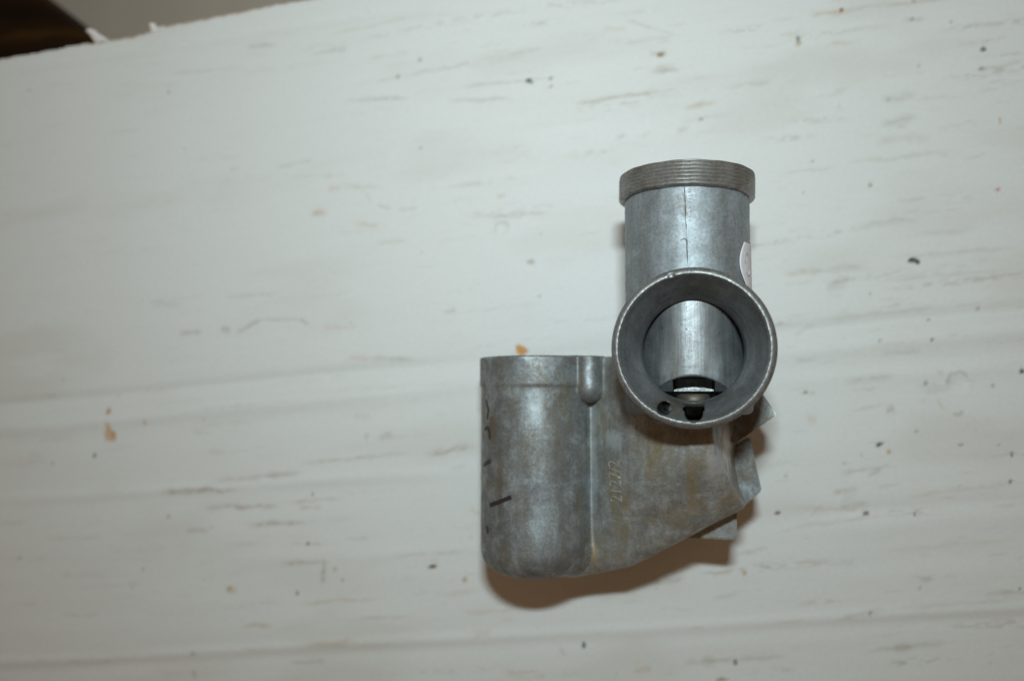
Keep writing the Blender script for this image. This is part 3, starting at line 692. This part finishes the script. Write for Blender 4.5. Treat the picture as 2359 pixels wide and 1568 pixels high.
# ---- throttle slide seen through the mouth
X, Y, Z, org, h = grid(-14.5, 13.5, -12.5, 20, -13.8, 14.0, 0.25)
SX = -0.7
rs = np.hypot(X - SX, Z)
F = s_cyl(rs, Y, 12.95, -10.2, 19.0, 0.1)
F = np.maximum(F, (-6.4 - (13.0 - Z) - Y) * 0.7071)
F = np.maximum(F, -s_cyl(rs, Y, 11.9, 2.0, 40.0))
F = np.maximum(F, -np.maximum(s_box(X, Y, Z, (SX + 0.4, -12.0, 3.0), (4.7, 5.3, 12.0), 0.05), rs - 12.45))
F = np.broadcast_to(F, (X.shape[0], Y.shape[1], Z.shape[2])).astype(np.float32)
V, Q, Nn = surface_nets(F, org, h)
slide = link('throttle_slide', submesh('throttle_slide', V, Q, Nn, np.ones(len(Q), bool)), MAT_SLIDE, carb)
slide['label'] = 'brushed bright slide with an arched cutaway'
def cbox(name, c, hs, rot, mat, parent, bev=0.1):
    bm = bmesh.new(); bmesh.ops.create_cube(bm, size=2.0)
    bmesh.ops.scale(bm, vec=[v * MM for v in hs], verts=bm.verts)
    if bev: bmesh.ops.bevel(bm, geom=bm.edges[:], offset=bev * MM, segments=2, affect='EDGES')
    bmesh.ops.rotate(bm, cent=(0, 0, 0), matrix=Matrix.Rotation(rot, 3, 'X'), verts=bm.verts)
    bmesh.ops.translate(bm, vec=[v * MM for v in c], verts=bm.verts)
    m_ = bpy.data.meshes.new(name); bm.to_mesh(m_); bm.free()
    return link(name, m_, mat, parent)
bm = bmesh.new(); k_ = 12
tp = [(SX + 0.4 - 4.5 + 9.0 * i / k_, -9.75 + 0.62 * math.sin(math.pi * i / k_) ** 0.7 + 0.05 * math.sin(i * 2.3)) for i in range(k_ + 1)]
pl_ = [(SX + 0.4 - 4.5, -10.05)] + tp + [(SX + 0.4 + 4.5, -10.05)]
lo = [bm.verts.new((x * MM, y_ * MM, 7.9 * MM)) for x, y_ in pl_]; hi = [bm.verts.new((x * MM, y_ * MM, 8.5 * MM)) for x, y_ in pl_]
bm.faces.new(hi[::-1]); bm.faces.new(lo)
for i in range(len(pl_)): bm.faces.new((lo[i], hi[i], hi[(i + 1) % len(pl_)], lo[(i + 1) % len(pl_)]))
bmesh.ops.recalc_face_normals(bm, faces=bm.faces)
m_ = bpy.data.meshes.new('cutaway_lip'); bm.to_mesh(m_); bm.free()
link('cutaway_lip', m_, MAT_LIP, slide)
V, f = lathe_y('needle_jet', [(1.3, -13.5), (1.3, -10.7), (3.2, -10.6), (3.8, -11.0), (4.0, -13.5)], -0.4, 5.4, 60, True)
link('needle_jet', mesh_np('needle_jet', V * MM, f), MAT_BRASS, carb)

# ---- threaded collar on the open end of the chamber
prof = [(13.2, 36.6), (15.0, 36.6), (15.9, 36.7), (16.25, 36.95)]
y = 37.0
for k in range(6):
    prof += [(16.42, y + 0.10), (16.42, y + 0.30), (15.75, y + 0.58), (15.75, y + 0.66)]
    y += 0.86
prof += [(16.35, y + 0.12), (16.3, y + 0.35), (15.6, y + 0.6), (13.2, y + 0.6)]
V, f = lathe_y('threaded_collar', prof, CHX, 0, 220)
ang = np.arctan2(V[:, 0] - CHX, V[:, 2])
rad = np.hypot(V[:, 0] - CHX, V[:, 2])
V[:, 1] += np.where(rad > 14, 0.07 * np.sin(ang * 5) * np.sin(ang * 13), 0)
k = math.radians(-1.6); dx = V[:, 0] - CHX; dy = V[:, 1] - 38
V[:, 0] = CHX + math.cos(k) * dx - math.sin(k) * dy; V[:, 1] = 38 + math.sin(k) * dx + math.cos(k) * dy
thr = link('threaded_collar', mesh_np('threaded_collar', V * MM, f, True), MAT_THREAD, carb)
thr['label'] = 'dark fine threaded ring at the chamber end'

# ---- strips laid on cylinders: seam, marker strokes, sticker
def cyl_strip(name, pts, R, cx, cz, width, mat, parent, lift=0.06):
    """pts [(angle deg from +z towards +x, y, width factor)]"""
    pts2 = []
    for (a0, y0, w0), (a1, y1, w1) in zip(pts[:-1], pts[1:]):
        for t in np.linspace(0, 1, 7)[:-1]: pts2.append((a0 + (a1 - a0) * t, y0 + (y1 - y0) * t, w0 + (w1 - w0) * t))
    pts2.append(pts[-1])
    A = np.array(pts2); s = np.radians(A[:, 0]) * R; yy = A[:, 1]
    tx, ty = np.gradient(s), np.gradient(yy); ln = np.hypot(tx, ty) + 1e-9; nx, ny = -ty / ln, tx / ln
    hw = width * 0.5 * A[:, 2]
    V = []
    for lv, rr_ in ((0, R - 0.1), (1, R + lift)):
        for sg in (-1, 1):
            ss = s + nx * hw * sg; y2 = yy + ny * hw * sg; th_ = ss / R
            V.append(np.stack([cx + rr_ * np.sin(th_), y2, cz + rr_ * np.cos(th_)], -1))
    m_ = len(A); V = np.concatenate(V); f = []
    o = [0, m_, 2 * m_, 3 * m_]
    for i in range(m_ - 1):
        for a, b_ in ((2, 3), (3, 1), (1, 0), (0, 2)):
            f.append((o[a] + i, o[a] + i + 1, o[b_] + i + 1, o[b_] + i))
    me_ = mesh_np(name, V * MM, np.array(f), False)
    bm = bmesh.new(); bm.from_mesh(me_); bmesh.ops.recalc_face_normals(bm, faces=bm.faces); bm.to_mesh(me_); bm.free()
    return link(name, me_, mat, parent)
rs_ = random.Random(3)
pts = [(-0.4 + 1.4 * (36.6 - yv) / 17 + rs_.uniform(-0.2, 0.2), yv, rs_.choice((0.25, 0.5, 0.8, 1.1))) for yv in np.linspace(36.5, 18.5, 19)]
cyl_strip('casting_seam', pts, 15.0, CHX, 0, 0.22, MAT_SEAM, parts['slide_chamber'])
MAT_SCUFF = plain('scuff_dirt', (0.15, 0.15, 0.145), 0.6, 0.3)
yy = 35.4
while yy > 28.6:                                  # worn, unreadable stamping beside the seam
    a0 = 2.6 + rs_.uniform(-0.4, 0.4); a1 = a0 + rs_.uniform(1.8, 3.8); sl_ = rs_.uniform(-0.35, 0.35)
    cyl_strip('stamped_mark', [(a0, yy, 0.5), ((a0 + a1) / 2, yy + sl_, rs_.uniform(0.6, 1.2)), (a1, yy + sl_ * 0.5, 0.4)], 15.0, CHX, 0, 0.17, MAT_SCUFF, parts['slide_chamber'], 0.03)
    if rs_.random() < 0.5:
        cyl_strip('stamped_mark', [(a1, yy + 0.3, 0.5), (a1 + rs_.uniform(-0.3, 0.3), yy - 0.35, 0.5)], 15.0, CHX, 0, 0.15, MAT_SCUFF, parts['slide_chamber'], 0.03)
    yy -= rs_.uniform(0.45, 1.05)
cyl_strip('dirt_mark', [(1.2, 23.0, 0.4), (0.6, 24.2, 1.0), (-1.5, 24.6, 0.7), (-4.5, 24.2, 0.3)], 15.0, CHX, 0, 0.55, MAT_SCUFF, parts['slide_chamber'], 0.05)

BR = 14.95
for st in ([(-50, -12.2, 0.5), (-45.5, -14.6, 0.9), (-48, -17.2, 0.4)],
           [(-54, -19.8, 0.8), (-47, -19.2, 1.0), (-43.5, -20.2, 1.0), (-42, -22.2, 0.6)],
           [(-56, -29.0, 0.9), (-48, -28.2, 1.1), (-41, -27.6, 1.1)],
           [(-42, -38.8, 1.3), (-27, -37.5, 1.25), (-14, -36.1, 1.15)],
           [(-48, -44.2, 0.9), (-46, -45.2, 1.0), (-47, -46.0, 0.6)]):
    cyl_strip('marker_stroke', st, BR, BWX, BWZ, 0.85, MAT_MARKER, parts['float_bowl'], 0.10)
# paper sticker wrapped on the right flank of the chamber
ny_, na_ = 20, 24; V = []
ys = np.linspace(13.2, 24.6, ny_)
for yv in ys:
    t = (yv - 13.2) / 11.4
    a0 = 70 - 15.5 * math.sin(math.pi * min(t * 0.82 + 0.08, 1)) - 6 * t
    for j in range(na_):
        a = math.radians(a0 + (122 - a0) * j / (na_ - 1))
        R = 15.14 + 0.25 * (1 - j / (na_ - 1)) ** 4
        V.append((CHX + R * math.sin(a), yv, R * math.cos(a)))
i, j = np.meshgrid(np.arange(ny_ - 1), np.arange(na_ - 1), indexing='ij')
f = np.stack([i * na_ + j, (i + 1) * na_ + j, (i + 1) * na_ + j + 1, i * na_ + j + 1], -1).reshape(-1, 4)
stk = link('paper_sticker', mesh_np('paper_sticker', np.array(V) * MM, f), MAT_PAPER, carb)
sm = stk.modifiers.new('thick', 'SOLIDIFY'); sm.thickness = 0.00008; sm.offset = 1
stk['label'] = 'pale paper sticker with faint blue pen loops'
for pts in ([(68, 21.6, 0.8), (63, 22.2, 1), (59.5, 21.2, 1), (59, 20.2, 1), (62, 19.6, 0.7)], [(60, 18.9, 0.7), (61, 17.6, 1), (65, 16.8, 1), (69, 17.2, 0.9), (70, 18.2, 0.6)]):
    cyl_strip('pen_loop', pts, 15.3, CHX, 0, 0.28, MAT_PEN, stk, 0.10)

# ---- cast digits on the web
cu = bpy.data.curves.new('cast_digits', 'FONT'); cu.body = '2127/2'; cu.size = 4.6 * MM; cu.extrude = 0.14 * MM; cu.bevel_depth = 0.06 * MM; cu.bevel_resolution = 1
cu.offset = -0.10 * MM; cu.space_character = 0.92
tmp = bpy.data.objects.new('tmp', cu); col.objects.link(tmp)
dg = bpy.context.evaluated_depsgraph_get()
tm = bpy.data.meshes.new_from_object(tmp.evaluated_get(dg)); bpy.data.objects.remove(tmp)
vx = np.zeros(len(tm.vertices) * 3); tm.vertices.foreach_get('co', vx); vx = vx.reshape(-1, 3)
w_ = vx[:, 0].max() - vx[:, 0].min(); hh_ = vx[:, 1].max() - vx[:, 1].min()
vx[:, 0] = (vx[:, 0] - vx[:, 0].min()) / w_ * 10.2 * MM; vx[:, 1] = (vx[:, 1] - vx[:, 1].min()) / hh_ * 3.1 * MM
vx[:, 0] += vx[:, 1] * 0.05
k = math.radians(93)
gx = -17.9 * MM + math.cos(k) * vx[:, 0] - math.sin(k) * vx[:, 1]; gy = -37.3 * MM + math.sin(k) * vx[:, 0] + math.cos(k) * vx[:, 1]
gX, gY = gx / MM, gy / MM
sx = np.clip((gX + 26.5) / 27.0, 0, 1); ez = 1 - (1 - sx) ** 1.5
tb = np.clip(((gX + 26) * (-19.2) + (gY + 57.6) * 37) / 41.7 / 20.0, 0, 1); tb = tb * tb * (3 - 2 * tb)
gz = (-7.0 + 19.0 * ez * (0.40 + 0.60 * tb)) * MM + vx[:, 2] + 0.07 * MM
tm.vertices.foreach_set('co', np.stack([gx, gy, gz], -1).ravel()); tm.update()
link('cast_digits', tm, MAT_DIGIT, parts['body_web'])

# ---- flange lugs and hexagon plug at the lower right
def lug(name, pts, z0, z1, mat, bev=0.35, tilt=(0, 0)):
    bm = bmesh.new(); c = np.mean(pts, 0)
    lo = [bm.verts.new((x * MM, y * MM, z0 * MM)) for x, y in pts]
    hi = [bm.verts.new((x * MM, y * MM, (z1 + tilt[0] * (x - c[0]) + tilt[1] * (y - c[1])) * MM)) for x, y in pts]
    k_ = len(pts)
    bm.faces.new(hi); bm.faces.new(lo[::-1])
    for i in range(k_): bm.faces.new((lo[i], lo[(i + 1) % k_], hi[(i + 1) % k_], hi[i]))
    bmesh.ops.recalc_face_normals(bm, faces=bm.faces)
    bmesh.ops.bevel(bm, geom=bm.edges[:], offset=bev * MM, segments=2, affect='EDGES')
    m_ = bpy.data.meshes.new(name); bm.to_mesh(m_); bm.free()
    return link(name, m_, mat, carb)
lug('flange_lug', [(15.9, -10.1), (19.4, -15.8), (9.2, -22.8), (2, -18.0), (5, -6)], -17, -7, MAT_CAST, 0.35, (0.08, -0.22))
lug('flange_lug', [(8.6, -24.6), (13.4, -21.8), (14.6, -28.2), (15.9, -35.0), (10.2, -40.2), (0, -36), (0, -25)], -22, -12, MAT_CAST, 0.35, (-0.10, 0.05))
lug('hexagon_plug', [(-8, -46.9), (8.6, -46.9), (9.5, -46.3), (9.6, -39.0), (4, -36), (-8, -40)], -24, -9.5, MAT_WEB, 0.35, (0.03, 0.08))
